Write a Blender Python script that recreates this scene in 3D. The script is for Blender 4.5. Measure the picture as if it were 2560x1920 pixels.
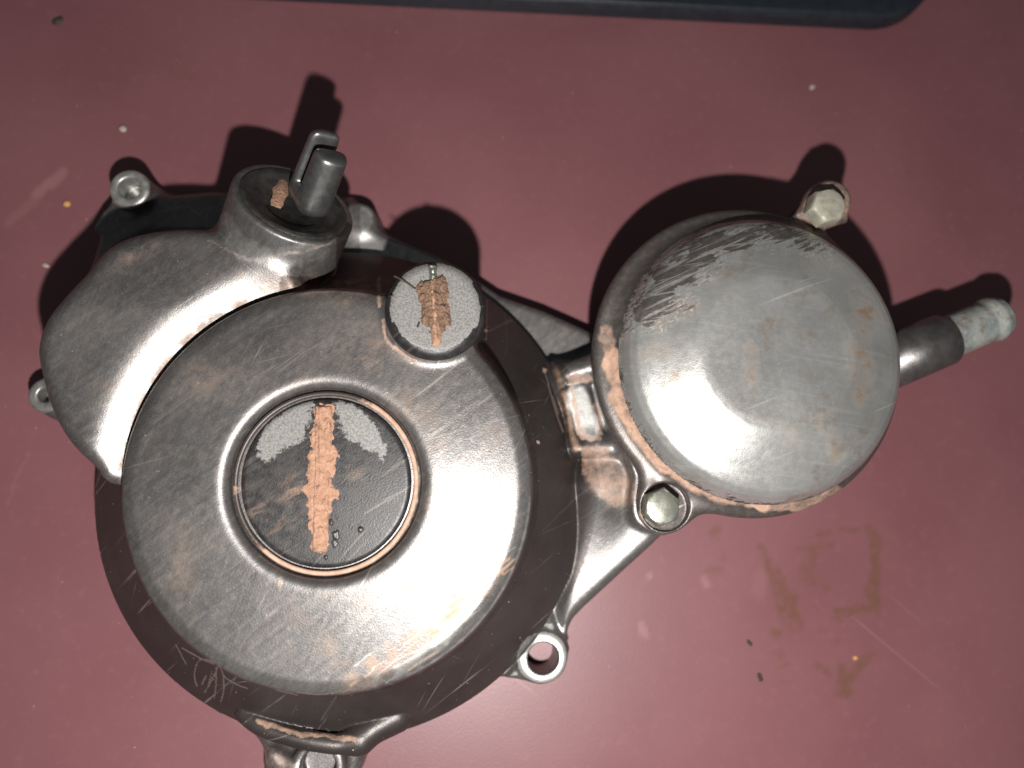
import bpy, bmesh, math, random
import numpy as np
from mathutils import Vector, Matrix, Quaternion

# units: 1 Blender unit = 1 dm (close-up of a part about 2.5 dm wide)
for o in list(bpy.data.objects): bpy.data.objects.remove(o)
S = bpy.context.scene
COL = S.collection
S.unit_settings.system = 'METRIC'; S.unit_settings.scale_length = 0.1
random.seed(4); RNG = np.random.default_rng(7)

# ------------------------------------------------------------------ camera
H = 2.4; F_PX = 1923.0; NAD = (1130.0, 1200.0)         # camera height, focal length and foot point of the camera
cam_d = bpy.data.cameras.new('camera'); cam = bpy.data.objects.new('camera', cam_d); COL.objects.link(cam)
cam_d.sensor_width = 36.0; cam_d.lens = 36.0 * F_PX / 2560.0
cam_d.clip_start = 0.05; cam_d.clip_end = 100
_d = Vector(((NAD[0]-1280)/F_PX, -(NAD[1]-960)/F_PX, -1.0)).normalized()
ROT = _d.rotation_difference(Vector((0, 0, -1)))
cam.rotation_mode = 'QUATERNION'; cam.rotation_quaternion = ROT; cam.location = (0, 0, H)
S.camera = cam
cam_d.dof.use_dof = True; cam_d.dof.focus_distance = 1.98; cam_d.dof.aperture_fstop = 0.62
R3 = np.array(ROT.to_matrix())

def W(u, v, z):
    "world point on the level z that stands at picture position u, v of the reference"
    d = R3 @ np.array([(u-1280)/F_PX, -(v-960)/F_PX, -1.0])
    t = (z-H)/d[2]
    return np.array([d[0]*t, d[1]*t, z])
def WL(pts, z): return np.array([W(u, v, z)[:2] for u, v in pts])
def PX(co):
    "picture position of world points (n,3)"
    q = (np.asarray(co) - np.array([0, 0, H])) @ R3
    return np.stack([1280 - q[:, 0]/q[:, 2]*F_PX, 960 + q[:, 1]/q[:, 2]*F_PX], 1)

# ------------------------------------------------------------------ light: one lamp beside the lens, dim room
LAMP = (0.06, -0.70, 2.38)
ld = bpy.data.lights.new('flash', 'POINT'); ld.energy = 440; ld.shadow_soft_size = 0.035; ld.color = (1.0, 0.97, 0.935)
lo = bpy.data.objects.new('flash', ld); lo.location = LAMP; COL.objects.link(lo)
wd = bpy.data.worlds.new('World'); S.world = wd; wd.use_nodes = True
wd.node_tree.nodes['Background'].inputs[0].default_value = (0.9, 0.95, 1.0, 1)
wd.node_tree.nodes['Background'].inputs[1].default_value = 0.075
S.view_settings.view_transform = 'Standard'; S.view_settings.look = 'None'
S.view_settings.exposure = 0.0; S.view_settings.gamma = 1.0

# ------------------------------------------------------------------ numeric helpers
def hash2(ix, iy, s):
    n = (ix*374761393 + iy*668265263 + s*1442695041) & 0xffffffff
    n = ((n ^ (n >> 13))*1274126177) & 0xffffffff
    return ((n ^ (n >> 16)) & 0xffff)/65535.0
def vnoise(x, y, s=0):
    ix = np.floor(x).astype(np.int64); iy = np.floor(y).astype(np.int64); fx = x-ix; fy = y-iy
    fx = fx*fx*(3-2*fx); fy = fy*fy*(3-2*fy)
    a = hash2(ix, iy, s)*(1-fx)+hash2(ix+1, iy, s)*fx; b = hash2(ix, iy+1, s)*(1-fx)+hash2(ix+1, iy+1, s)*fx
    return a*(1-fy)+b*fy
def fbm(x, y, o=4, s=0):
    r = 0; a = .5; t = 0
    for i in range(o): r = r + a*vnoise(x, y, s+i*17); t += a; a *= .5; x = x*2.03; y = y*2.03
    return r/t
def sstep(a, b, x):
    t = np.clip((x-a)/(b-a), 0, 1); return t*t*(3-2*t)
def seg_d(P, a, b):
    ab = b-a; L = max(float(ab@ab), 1e-12); t = np.clip(((P-a)@ab)/L, 0, 1)
    return np.hypot(P[..., 0]-a[0]-t*ab[0], P[..., 1]-a[1]-t*ab[1])
def line_d(P, pts):
    pts = np.asarray(pts, float); d = np.full(P.shape[:-1], 1e9)
    for a, b in zip(pts[:-1], pts[1:]): d = np.minimum(d, seg_d(P, a, b))
    return d
def poly_sd(P, pts):
    pts = np.asarray(pts, float); n = len(pts); d = np.full(P.shape[:-1], 1e9); ins = np.zeros(P.shape[:-1], bool)
    x = P[..., 0]; y = P[..., 1]
    for i in range(n):
        a = pts[i]; b = pts[(i+1) % n]; d = np.minimum(d, seg_d(P, a, b))
        if a[1] != b[1]: ins ^= ((a[1] > y) != (b[1] > y)) & (x < (b[0]-a[0])*(y-a[1])/(b[1]-a[1])+a[0])
    return np.where(ins, -d, d)
def spline(pts, n=6, closed=True):
    "Catmull-Rom through the points"
    pts = np.asarray(pts, float); m = len(pts); out = []
    for i in range(m if closed else m-1):
        p = [pts[(i+k) % m] if closed else pts[min(max(i+k, 0), m-1)] for k in (-1, 0, 1, 2)]
        for t in np.arange(n)/n:
            out.append(.5*((2*p[1])+(-p[0]+p[2])*t+(2*p[0]-5*p[1]+4*p[2]-p[3])*t*t+(-p[0]+3*p[1]-3*p[2]+p[3])*t**3))
    if not closed: out.append(pts[-1])
    return np.array(out)
def smin(a, b, k):
    h = np.clip(.5+.5*(b-a)/k, 0, 1); return b*(1-h)+a*h-k*h*(1-h)
def smax(a, b, k): return -smin(-a, -b, k)

class Grid:
    def __init__(s, lo, hi, h):
        s.lo = np.array(lo, float); s.h = h; s.n = np.ceil((np.array(hi)-s.lo)/h).astype(int)+1
        ax = [(s.lo[i]+np.arange(s.n[i])*h).astype(np.float32) for i in range(3)]
        s.X, s.Y = np.meshgrid(ax[0], ax[1], indexing='ij'); s.Z = ax[2][None, None, :]
        s.P = np.stack([s.X, s.Y], -1)
        s.X3 = s.X[:, :, None]; s.Y3 = s.Y[:, :, None]
    def ext(s, d0, d1, z0, z1, r):
        "extrusion from outline d0 at z0 to outline d1 at z1, edges rounded by r"
        z1 = np.float32(z1) if np.isscalar(z1) else z1[:, :, None].astype(np.float32)
        t = np.clip((s.Z-z0)/(z1-z0), 0, 1)
        d2 = d0[:, :, None].astype(np.float32)*(1-t)+d1[:, :, None].astype(np.float32)*t
        a = d2+r; b = np.maximum(z0-s.Z, s.Z-z1)+r
        return np.minimum(np.maximum(a, b), 0)+np.hypot(np.maximum(a, 0), np.maximum(b, 0))-r
    def rev(s, c, prof, rnd=0.0, off=None):
        "body of revolution about a vertical axis from an (r,z) outline"
        r = np.hypot(s.X-c[0], s.Y-c[1])
        rq = np.arange(0, r.max()+.01, .003); zq = s.Z.ravel()
        RR, ZZ = np.meshgrid(rq, zq, indexing='ij')
        T = (poly_sd(np.stack([RR, ZZ], -1), prof)-rnd).astype(np.float32)
        i = r/.003; i0 = np.clip(np.floor(i).astype(int), 0, len(rq)-2); f = (i-i0)[:, :, None].astype(np.float32)
        D = T[i0]*(1-f)+T[i0+1]*f
        if off is not None:                                   # shear the body by off(x, y) times its height share
            t = np.clip((zq-.12)/.30, 0, 1)[None, None, :]*off[:, :, None]/s.h
            k = np.arange(len(zq))[None, None, :]-t; k0 = np.clip(np.floor(k).astype(int), 0, len(zq)-2); f = np.clip(k-k0, -1, 2).astype(np.float32)
            D = np.take_along_axis(D, k0, 2)*(1-f)+np.take_along_axis(D, k0+1, 2)*f
        return D
    def capsule(s, a, b, ra, rb):
        a = np.array(a, np.float32); b = np.array(b, np.float32); ab = b-a
        t = np.clip(((s.X3-a[0])*ab[0]+(s.Y3-a[1])*ab[1]+(s.Z-a[2])*ab[2])/float(ab@ab), 0, 1)
        return np.sqrt((s.X3-a[0]-t*ab[0])**2+(s.Y3-a[1]-t*ab[1])**2+(s.Z-a[2]-t*ab[2])**2)-(ra+(rb-ra)*t)
    def cyl(s, a, axis, L, r0, r1, rnd):
        axis = np.array(axis, float); axis /= np.linalg.norm(axis); axis = axis.astype(np.float32)
        t = (s.X3-a[0])*axis[0]+(s.Y3-a[1])*axis[1]+(s.Z-a[2])*axis[2]
        q = np.sqrt(np.maximum((s.X3-a[0])**2+(s.Y3-a[1])**2+(s.Z-a[2])**2-t*t, 0))
        A = q-(r0+(r1-r0)*np.clip(t/L, 0, 1))+rnd; B = np.abs(t-L/2)-L/2+rnd
        return np.minimum(np.maximum(A, B), 0)+np.hypot(np.maximum(A, 0), np.maximum(B, 0))-rnd
    def circ(s, c, r): return np.hypot(s.X-c[0], s.Y-c[1])-r
    def poly(s, pts): return poly_sd(s.P, pts)

def new_mesh(name, V, Fq, N=None, smooth=True):
    me = bpy.data.meshes.new(name); V = np.asarray(V, np.float32)
    if isinstance(Fq, np.ndarray):
        m, k = Fq.shape
        me.vertices.add(len(V)); me.vertices.foreach_set('co', V.ravel())
        me.loops.add(m*k); me.loops.foreach_set('vertex_index', Fq.astype(np.int32).ravel())
        me.polygons.add(m); me.polygons.foreach_set('loop_start', np.arange(0, m*k, k, dtype=np.int32))
        me.polygons.foreach_set('loop_total', np.full(m, k, np.int32))
        me.update(calc_edges=True); me.validate()
    else: me.from_pydata([tuple(v) for v in V], [], Fq)
    me.polygons.foreach_set('use_smooth', np.full(len(me.polygons), smooth))
    if N is not None: me.normals_split_custom_set_from_vertices([tuple(n) for n in N])
    return me
def attr(me, name, val):
    a = me.attributes.new(name, 'FLOAT', 'POINT'); a.data.foreach_set('value', np.clip(val, -5, 5).astype(np.float32))
def verts(me):
    v = np.empty(len(me.vertices)*3, np.float32); me.vertices.foreach_get('co', v); return v.reshape(-1, 3)

def nets(name, Fd, g):
    "naive surface nets of a distance field"
    h = g.h; s = Fd < 0; nx, ny, nz = Fd.shape
    c = np.zeros((nx-1, ny-1, nz-1), np.uint8)
    for i in (0, 1):
        for j in (0, 1):
            for k in (0, 1): c += s[i:nx-1+i, j:ny-1+j, k:nz-1+k]
    I, J, K = np.nonzero((c > 0) & (c < 8)); del c
    idx = np.full((nx-1, ny-1, nz-1), -1, np.int32); idx[I, J, K] = np.arange(len(I))
    acc = np.zeros((len(I), 3)); cnt = np.zeros(len(I))
    cn = [(i, j, k) for i in (0, 1) for j in (0, 1) for k in (0, 1)]
    val = {q: Fd[I+q[0], J+q[1], K+q[2]].astype(np.float64) for q in cn}
    for q in cn:
        for ax in range(3):
            if q[ax]: continue
            p = list(q); p[ax] = 1; p = tuple(p); a = val[q]; b = val[p]
            m = (a < 0) != (b < 0); t = np.where(m, a/np.where(m, a-b, 1), 0)
            e = np.tile(np.array(q, float), (len(I), 1)); e[:, ax] = t
            acc += e*m[:, None]; cnt += m
    V = (np.stack([I, J, K], 1)+acc/cnt[:, None])
    faces = []
    for ax in range(3):
        sl = [slice(0, n) for n in Fd.shape]; sh = list(sl); sl[ax] = slice(0, Fd.shape[ax]-1); sh[ax] = slice(1, None)
        A = s[tuple(sl)]; B = s[tuple(sh)]
        E = np.argwhere(A != B); b, cc = (ax+1) % 3, (ax+2) % 3
        ok = (E[:, b] > 0) & (E[:, cc] > 0) & (E[:, b] < Fd.shape[b]-1) & (E[:, cc] < Fd.shape[cc]-1); E = E[ok]
        def at(db, dc):
            q = E.copy(); q[:, b] += db; q[:, cc] += dc; return idx[q[:, 0], q[:, 1], q[:, 2]]
        Q = np.stack([at(-1, -1), at(0, -1), at(0, 0), at(-1, 0)], 1)
        fl = ~s[E[:, 0], E[:, 1], E[:, 2]]; Q[fl] = Q[fl][:, ::-1]
        faces.append(Q)
    Q = np.concatenate(faces)
    # normals from the field
    def tri(p):
        p = np.clip(p, 0, np.array(Fd.shape)-1.001); i = p.astype(int); f = p-i; r = 0
        for q in cn:
            w = np.prod([f[:, a] if q[a] else 1-f[:, a] for a in range(3)], 0)
            r = r+w*Fd[i[:, 0]+q[0], i[:, 1]+q[1], i[:, 2]+q[2]]
        return r
    N = np.zeros_like(V)
    for a in range(3):
        e = np.zeros(3); e[a] = .9; N[:, a] = tri(V+e)-tri(V-e)
    N /= np.maximum(np.linalg.norm(N, axis=1, keepdims=True), 1e-9)
    return new_mesh(name, g.lo+V*h, Q, N), N

def obj(name, me, mat, parent=None):
    o = bpy.data.objects.new(name, me); COL.objects.link(o)
    if mat is not None: me.materials.append(mat)
    if parent is not None:
        o.parent = parent; o.matrix_parent_inverse = Matrix.Translation(parent_loc(parent)).inverted()
    return o
def parent_loc(p):
    return p.location if p.type == 'EMPTY' else Vector((0, 0, 0))   # parts are modelled in world coordinates
def lathe(name, prof, n=96, axis=None, origin=(0, 0, 0)):
    "closed or open (r,t) profile turned about an axis; radius 0 ends are closed"
    axis = Vector(axis or (0, 0, 1)).normalized(); q = Vector((0, 0, 1)).rotation_difference(axis)
    V = []; F = []; m = len(prof)
    for i in range(n):
        a = 2*math.pi*i/n
        for r, t in prof: V.append(Vector(origin)+q @ Vector((r*math.cos(a), r*math.sin(a), t)))
    for i in range(n):
        j = (i+1) % n
        for k in range(m-1): F.append((i*m+k, j*m+k, j*m+k+1, i*m+k+1))
    me = bpy.data.meshes.new(name); bm = bmesh.new()
    vs = [bm.verts.new(v) for v in V]
    for f in F: bm.faces.new([vs[k] for k in f])
    bmesh.ops.remove_doubles(bm, verts=bm.verts, dist=1e-5)
    bmesh.ops.recalc_face_normals(bm, faces=bm.faces)
    bm.to_mesh(me); bm.free()
    me.polygons.foreach_set('use_smooth', np.full(len(me.polygons), True))
    return me
def arc(cx, cy, r, a0, a1, n=6):
    return [(cx+r*math.cos(math.radians(a0+(a1-a0)*i/n)), cy+r*math.sin(math.radians(a0+(a1-a0)*i/n))) for i in range(n+1)]

# ------------------------------------------------------------------ materials
class NT:
    def __init__(s, name):
        s.m = bpy.data.materials.new(name); s.m.use_nodes = True; s.t = s.m.node_tree; s.b = s.t.nodes['Principled BSDF']
        s.tc = s.t.nodes.new('ShaderNodeTexCoord')
    def n(s, typ, **kw):
        x = s.t.nodes.new(typ)
        for k, v in kw.items(): setattr(x, k, v)
        return x
    def link(s, a, b): s.t.links.new(a, b)
    def put(s, sock, v):
        if hasattr(v, 'links') or isinstance(v, bpy.types.NodeSocket): s.link(v, sock)
        elif isinstance(v, tuple) and len(v) == 3 and sock.type == 'RGBA': sock.default_value = (*v, 1)
        else: sock.default_value = v
    def math(s, op, a, b=0.0, c=0.0, clamp=False):
        x = s.n('ShaderNodeMath', operation=op, use_clamp=clamp)
        for i, v in enumerate((a, b, c)): s.put(x.inputs[i], v)
        return x.outputs[0]
    def mix(s, f, a, b):
        x = s.n('ShaderNodeMix', data_type='RGBA'); s.put(x.inputs[0], f); s.put(x.inputs[6], a); s.put(x.inputs[7], b); return x.outputs[2]
    def mixf(s, f, a, b):
        x = s.n('ShaderNodeMix', data_type='FLOAT'); s.put(x.inputs[0], f); s.put(x.inputs[2], a); s.put(x.inputs[3], b); return x.outputs[0]
    def attr(s, name): return s.n('ShaderNodeAttribute', attribute_name=name).outputs['Fac']
    def coords(s, rot=0.0, scale=(1, 1, 1)):
        x = s.n('ShaderNodeMapping'); s.link(s.tc.outputs['Object'], x.inputs[0])
        r = s.n('ShaderNodeVectorRotate', rotation_type='Z_AXIS'); s.link(s.tc.outputs['Object'], r.inputs[0]); r.inputs['Angle'].default_value = rot
        s.t.nodes.remove(x); y = s.n('ShaderNodeMapping'); s.link(r.outputs[0], y.inputs[0]); y.inputs['Scale'].default_value = scale
        return y.outputs[0]
    def noise(s, scale, detail=3, rough=.55, vec=None, dist=0.0):
        x = s.n('ShaderNodeTexNoise'); x.inputs['Scale'].default_value = scale; x.inputs['Detail'].default_value = detail
        x.inputs['Roughness'].default_value = rough; x.inputs['Distortion'].default_value = dist
        s.link(vec if vec is not None else s.tc.outputs['Object'], x.inputs['Vector']); return x.outputs[0]
    def ramp(s, v, a, b):
        x = s.n('ShaderNodeMapRange', interpolation_type='SMOOTHSTEP'); s.put(x.inputs[0], v); s.put(x.inputs[1], a); s.put(x.inputs[2], b); return x.outputs[0]
    def scratches(s, rot, across, along, lo, hi, seed=0.0):
        "fine lines: noise stretched along one direction, thresholded and broken up"
        v = s.coords(rot, (along, across, 1)); o = s.n('ShaderNodeVectorMath', operation='ADD'); s.link(v, o.inputs[0]); o.inputs[1].default_value = (seed, seed*1.7, seed)
        n = s.noise(1.0, 2, .5, o.outputs[0], .35)
        return s.ramp(n, lo, hi)
    def bump(s, hgt, strength=.2, dist=.01):
        x = s.n('ShaderNodeBump'); x.inputs['Strength'].default_value = strength; x.inputs['Distance'].default_value = dist; s.put(x.inputs['Height'], hgt)
        s.link(x.outputs[0], s.b.inputs['Normal']); return x
    def fin(s, col, rough, metal=0.0):
        s.put(s.b.inputs['Base Color'], col); s.put(s.b.inputs['Roughness'], rough); s.put(s.b.inputs['Metallic'], metal); return s.m

CLAY = (.52, .26, .16)
def clay_col(t, f=60):
    n = t.noise(f, 5, .65); return t.mix(t.ramp(n, .3, .7), (.36, .218, .150), (.50, .325, .24))

def mat_casting():
    t = NT('worn_grey_paint')
    big = t.noise(3.5, 4, .6); fine = t.noise(55, 4, .6); grain = t.noise(230, 2, .6)
    base = t.mix(t.ramp(big, .3, .7), (.124, .118, .117), (.172, .166, .164))
    base = t.mix(t.math('MULTIPLY', t.ramp(fine, .42, .75), .55), base, (.26, .235, .22))
    br = t.math('ADD', t.math('MULTIPLY', t.noise(1.0, 5, .7, t.coords(math.radians(-36), (5, 90, 1))), .6), t.math('MULTIPLY', t.noise(1.0, 4, .7, t.coords(math.radians(-70), (9, 130, 1))), .4))
    base = t.mix(t.math('MULTIPLY', t.ramp(br, .50, .68), .36), base, (.27, .25, .235)); base = t.mix(t.math('MULTIPLY', t.ramp(br, .50, .34), .32), base, (.070, .058, .052))
    rust = t.ramp(t.noise(7, 6, .75), .52, .70); base = t.mix(t.math('MULTIPLY', rust, .27), base, (.215, .135, .088))
    salt = t.noise(300, 2, .8); base = t.mix(t.math('MULTIPLY', t.ramp(salt, .52, .70), .35), base, (.36, .34, .32))
    dk = t.attr('enamel')
    base = t.mix(dk, base, t.mix(t.ramp(big, .3, .7), (.038, .031, .030), (.060, .050, .047)))
    s1 = t.scratches(math.radians(-38), 60, 3.0, .66, .74, 1.0)
    s2 = t.scratches(math.radians(-62), 85, 3.5, .68, .76, 5.0)
    s3 = t.scratches(math.radians(-15), 70, 2.2, .69, .77, 9.0)
    s4 = t.scratches(math.radians(35), 90, 5.0, .71, .77, 3.0)
    sc = t.math('ADD', t.math('ADD', s1, s2), t.math('ADD', s3, s4), clamp=True)
    patch = t.ramp(t.noise(4.2, 3, .6, t.coords(.3)), .42, .68)
    sc = t.math('MULTIPLY', sc, t.math('ADD', t.math('MULTIPLY', patch, .8), .12), clamp=True)
    base = t.mix(t.math('MULTIPLY', sc, .55), base, (.48, .42, .37))
    # dust specks
    sp = t.ramp(t.noise(95, 2, .5), .735, .78)
    base = t.mix(t.math('MULTIPLY', sp, .8), base, (.62, .50, .42))
    bare = t.math('MULTIPLY', t.attr('bare'), t.math('ADD', t.math('MULTIPLY', t.noise(40, 4, .7), .8), .55), clamp=True)
    bare = t.ramp(bare, .25, .75)
    base = t.mix(bare, base, t.mix(t.ramp(fine, .3, .7), (.50, .49, .47), (.66, .65, .62)))
    film = t.math('MULTIPLY', t.attr('film'), t.ramp(t.noise(26, 5, .7), .35, .62), clamp=True)
    base = t.mix(t.math('MULTIPLY', film, .75), base, (.40, .24, .15))
    mud = t.ramp(t.math('ADD', t.attr('mud'), t.math('MULTIPLY', t.math('SUBTRACT', t.noise(45, 5, .7), .5), .8)), .25, 1.0)
    base = t.mix(t.math('MULTIPLY', mud, .92), base, clay_col(t, 70))
    line = t.ramp(t.attr('line'), .35, .75)
    base = t.mix(t.math('MULTIPLY', line, .55), base, (.34, .275, .225))
    rough = t.math('ADD', t.mixf(t.ramp(big, .3, .7), .38, .44), t.math('MULTIPLY', t.math('SUBTRACT', br, .5), .32))
    rough = t.mixf(bare, rough, .40); rough = t.mixf(t.math('MULTIPLY', film, .6), rough, .7); rough = t.mixf(mud, rough, .95)
    met = t.mixf(mud, t.mixf(dk, .72, .45), 0.0); met = t.mixf(t.math('MULTIPLY', film, .7), met, .1)
    hgt = t.math('ADD', t.math('MULTIPLY', grain, .5), t.math('ADD', t.math('MULTIPLY', fine, .35), t.math('ADD', t.math('MULTIPLY', sc, -.25), t.math('MULTIPLY', mud, .9))))
    t.bump(hgt, .16, .006)
    return t.fin(base, rough, met)

def mat_alloy():
    "bare, stained aluminium of the filter cover; old dark paint left in patches"
    t = NT('stained_aluminium')
    big = t.noise(5, 4, .6); fine = t.noise(60, 4, .65); grain = t.noise(230, 2, .6)
    base = t.mix(t.ramp(big, .3, .7), (.35, .348, .338), (.47, .465, .45))
    s1 = t.scratches(math.radians(8), 110, 4.0, .55, .75, 2.0); s2 = t.scratches(math.radians(-20), 90, 3.0, .68, .74, 7.0); s3 = t.scratches(math.radians(-62), 90, 3.0, .70, .76, 11.0)
    sc = t.math('ADD', t.math('MULTIPLY', s1, .35), t.math('ADD', s2, s3), clamp=True)
    base = t.mix(t.math('MULTIPLY', sc, .4), base, (.72, .72, .70))
    st = t.math('MULTIPLY', t.math('MULTIPLY', t.attr('film'), 1.3), t.ramp(t.noise(18, 6, .75, t.coords(.1, (.8, 1.3, 1))), .36, .70), clamp=True)
    base = t.mix(t.math('MULTIPLY', st, .85), base, (.165, .100, .055))
    gen = t.ramp(t.noise(9, 6, .7), .54, .70)
    base = t.mix(t.math('MULTIPLY', gen, .55), base, (.28, .205, .14))
    pn = t.math('ADD', t.math('MULTIPLY', t.noise(13, 6, .7, t.coords(-.5, (.55, 1.5, 1)), .4), 1.25), t.math('MULTIPLY', t.noise(70, 4, .75, t.coords(-.4, (.28, 2.2, 1))), 1.0))
    pt = t.ramp(t.math('ADD', t.attr('paint'), t.math('SUBTRACT', pn, 1.12)), .40, .60)
    wear = t.math('ADD', t.scratches(math.radians(-24), 110, 5.5, .57, .66, 6.0), t.scratches(math.radians(-8), 120, 6.0, .58, .67, 13.0), clamp=True)
    sep = t.n('ShaderNodeSeparateXYZ'); t.link(t.tc.outputs['Object'], sep.inputs[0]); wear = t.math('MULTIPLY', wear, t.ramp(sep.outputs[2], .43, .47))
    pt = t.math('MULTIPLY', pt, t.math('SUBTRACT', 1.0, t.math('MULTIPLY', wear, .8)), clamp=True)
    edge = t.math('MULTIPLY', t.ramp(t.math('ADD', t.attr('paint'), t.math('SUBTRACT', pn, 1.12)), .28, .44), t.math('SUBTRACT', 1.0, pt), clamp=True)
    base = t.mix(t.math('MULTIPLY', t.math('MULTIPLY', edge, t.ramp(t.noise(120, 3, .7), .45, .6)), .7), base, (.62, .60, .56))
    base = t.mix(pt, base, t.mix(t.ramp(fine, .4, .7), (.105, .092, .086), (.15, .132, .122)))
    mud = t.ramp(t.math('ADD', t.attr('mud'), t.math('MULTIPLY', t.math('SUBTRACT', t.noise(38, 5, .7), .5), .9)), .22, .92)
    base = t.mix(mud, base, clay_col(t, 50))
    rough = t.mixf(t.ramp(fine, .3, .7), .33, .42); rough = t.mixf(pt, rough, .42); rough = t.mixf(t.math('MULTIPLY', st, .7), rough, .65); rough = t.mixf(mud, rough, .95)
    met = t.mixf(mud, t.mixf(t.math('MULTIPLY', st, .8), t.mixf(pt, .68, .6), .1), 0.0)
    hgt = t.math('ADD', t.math('MULTIPLY', grain, .4), t.math('ADD', t.math('MULTIPLY', fine, .4), t.math('ADD', t.math('MULTIPLY', pt, .5), t.math('MULTIPLY', mud, 1.0))))
    t.bump(hgt, .16, .006)
    return t.fin(base, rough, met)

def mat_plug():
    "black enamel, worn through to grey metal where the attribute says"
    t = NT('chipped_black_enamel')
    fine = t.noise(50, 4, .6)
    base = t.mix(t.ramp(fine, .35, .7), (.020, .019, .020), (.036, .034, .033))
    s1 = t.scratches(math.radians(-32), 90, 3.5, .62, .72, 4.0); s2 = t.scratches(math.radians(-48), 70, 3.0, .64, .74, 8.0)
    sc = t.math('ADD', s1, s2, clamp=True)
    base = t.mix(t.math('MULTIPLY', sc, .3), base, (.16, .14, .125))
    film = t.math('MULTIPLY', t.attr('film'), t.ramp(t.noise(28, 5, .7, t.coords(-.5, (.5, 1.6, 1))), .42, .66), clamp=True)
    base = t.mix(t.math('MULTIPLY', film, .7), base, (.42, .27, .18))
    gr = t.noise(210, 3, .6)
    bare = t.ramp(t.math('ADD', t.attr('bare'), t.math('MULTIPLY', t.math('SUBTRACT', t.noise(60, 6, .8), .5), 1.5)), .47, .53)
    base = t.mix(bare, base, t.mix(t.ramp(gr, .35, .65), (.145, .138, .132), (.25, .243, .232)))
    rough = t.mixf(bare, t.mixf(t.ramp(fine, .3, .7), .36, .48), .62)
    t.bump(t.math('ADD', t.math('MULTIPLY', bare, -.6), t.math('MULTIPLY', gr, .3)), .25, .008)
    return t.fin(base, rough, t.mixf(bare, .35, .25))

def mat_simple(name, a, b, rough, metal, scale=40, bumps=.15, dist=.006, detail=4):
    t = NT(name); n = t.noise(scale, detail, .65)
    t.bump(n, bumps, dist); return t.fin(t.mix(t.ramp(n, .3, .7), a, b), t.mixf(n, rough*.9, rough*1.1), metal)

def mat_clay():
    t = NT('dried_clay'); n = t.noise(60, 6, .7); m = t.noise(18, 4, .6)
    col = t.mix(t.ramp(n, .3, .72), (.31, .168, .108), (.46, .272, .185)); col = t.mix(t.ramp(m, .60, .76), col, (.36, .23, .16))
    pit = t.ramp(t.noise(42, 2, .5), .70, .76); col = t.mix(t.math('MULTIPLY', pit, .6), col, (.10, .055, .035))
    t.bump(t.math('ADD', n, t.math('MULTIPLY', t.noise(150, 3, .6), .4)), .7, .012)
    return t.fin(col, .95, 0.0)

def mat_table():
    t = NT('maroon_table_paint')
    big = t.noise(1.6, 3, .5); fine = t.noise(30, 4, .6)
    col = t.mix(t.ramp(big, .3, .7), (.165, .063, .071), (.190, .077, .085))
    col = t.mix(t.math('MULTIPLY', t.ramp(fine, .5, .8), .18), col, (.30, .13, .13))
    st = t.attr('stain'); col = t.mix(t.math('MULTIPLY', st, .78), col, (.125, .062, .032))
    pl = t.attr('pale'); col = t.mix(t.math('MULTIPLY', pl, .35), col, (.42, .22, .22))
    sp = t.ramp(t.noise(26, 2, .5), .765, .80); col = t.mix(t.math('MULTIPLY', sp, .22), col, (.40, .25, .21))
    sc = t.scratches(math.radians(40), 24, 1.0, .73, .77, 3.0); col = t.mix(t.math('MULTIPLY', sc, .12), col, (.45, .27, .26))
    t.bump(t.math('ADD', t.math('MULTIPLY', fine, .3), t.noise(120, 2, .5)), .06, .004)
    t.b.inputs['Specular IOR Level'].default_value = .5
    return t.fin(col, t.mixf(st, t.mixf(big, .40, .47), .34), 0.0)

M_CAST = mat_casting(); M_ALLOY = mat_alloy(); M_PLUG = mat_plug(); M_CLAY = mat_clay(); M_TABLE = mat_table()
M_RUBBER = mat_simple('black_rubber', (.018, .017, .016), (.040, .036, .033), .42, 0.0, 30, .2)
M_STEEL = mat_simple('dark_steel', (.20, .20, .20), (.30, .30, .29), .36, .9, 35, .15)
M_ZINC = mat_simple('dull_zinc', (.22, .23, .19), (.33, .33, .28), .42, .75, 30, .2)
M_ZINC_DIRTY = mat_simple('muddy_zinc', (.25, .24, .19), (.40, .38, .31), .55, .25, 24, .35)
def mat_pipe():
    t = NT('oxidised_pipe'); n = t.noise(14, 5, .7); f = t.noise(60, 4, .7); m = t.noise(22, 5, .7)
    col = t.mix(t.ramp(n, .35, .65), (.22, .25, .25), (.36, .37, .34)); col = t.mix(t.math('MULTIPLY', t.ramp(m, .50, .64), .75), col, (.21, .155, .105)); col = t.mix(t.math('MULTIPLY', t.ramp(f, .55, .7), .5), col, (.50, .48, .42))
    t.bump(t.math('ADD', n, f), .4, .008); return t.fin(col, .62, .2)
M_PIPE = mat_pipe()
M_COLLAR = mat_simple('dark_collar', (.11, .10, .10), (.17, .16, .155), .40, .8, 25, .2)
def mat_ring():
    t = NT('clay_stained_ring'); n = t.noise(40, 4, .65)
    m = t.ramp(t.math('ADD', t.attr('mud'), t.math('SUBTRACT', n, .5)), .35, .65)
    t.bump(n, .2, .004); return t.fin(t.mix(m, (.05, .038, .032), clay_col(t, 50)), t.mixf(m, .4, .75), 0.0)
M_RING = mat_ring()
M_TRAY = mat_simple('black_tray_plastic', (.010, .013, .018), (.016, .020, .027), .45, 0.0, 25, .2)
M_CRUMB_D = mat_simple('dark_crumb', (.02, .018, .014), (.05, .045, .03), .8, 0.0, 60, .4)
M_CRUMB_P = mat_simple('pale_crumb', (.30, .23, .20), (.46, .37, .32), .8, 0.0, 60, .4)

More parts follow.
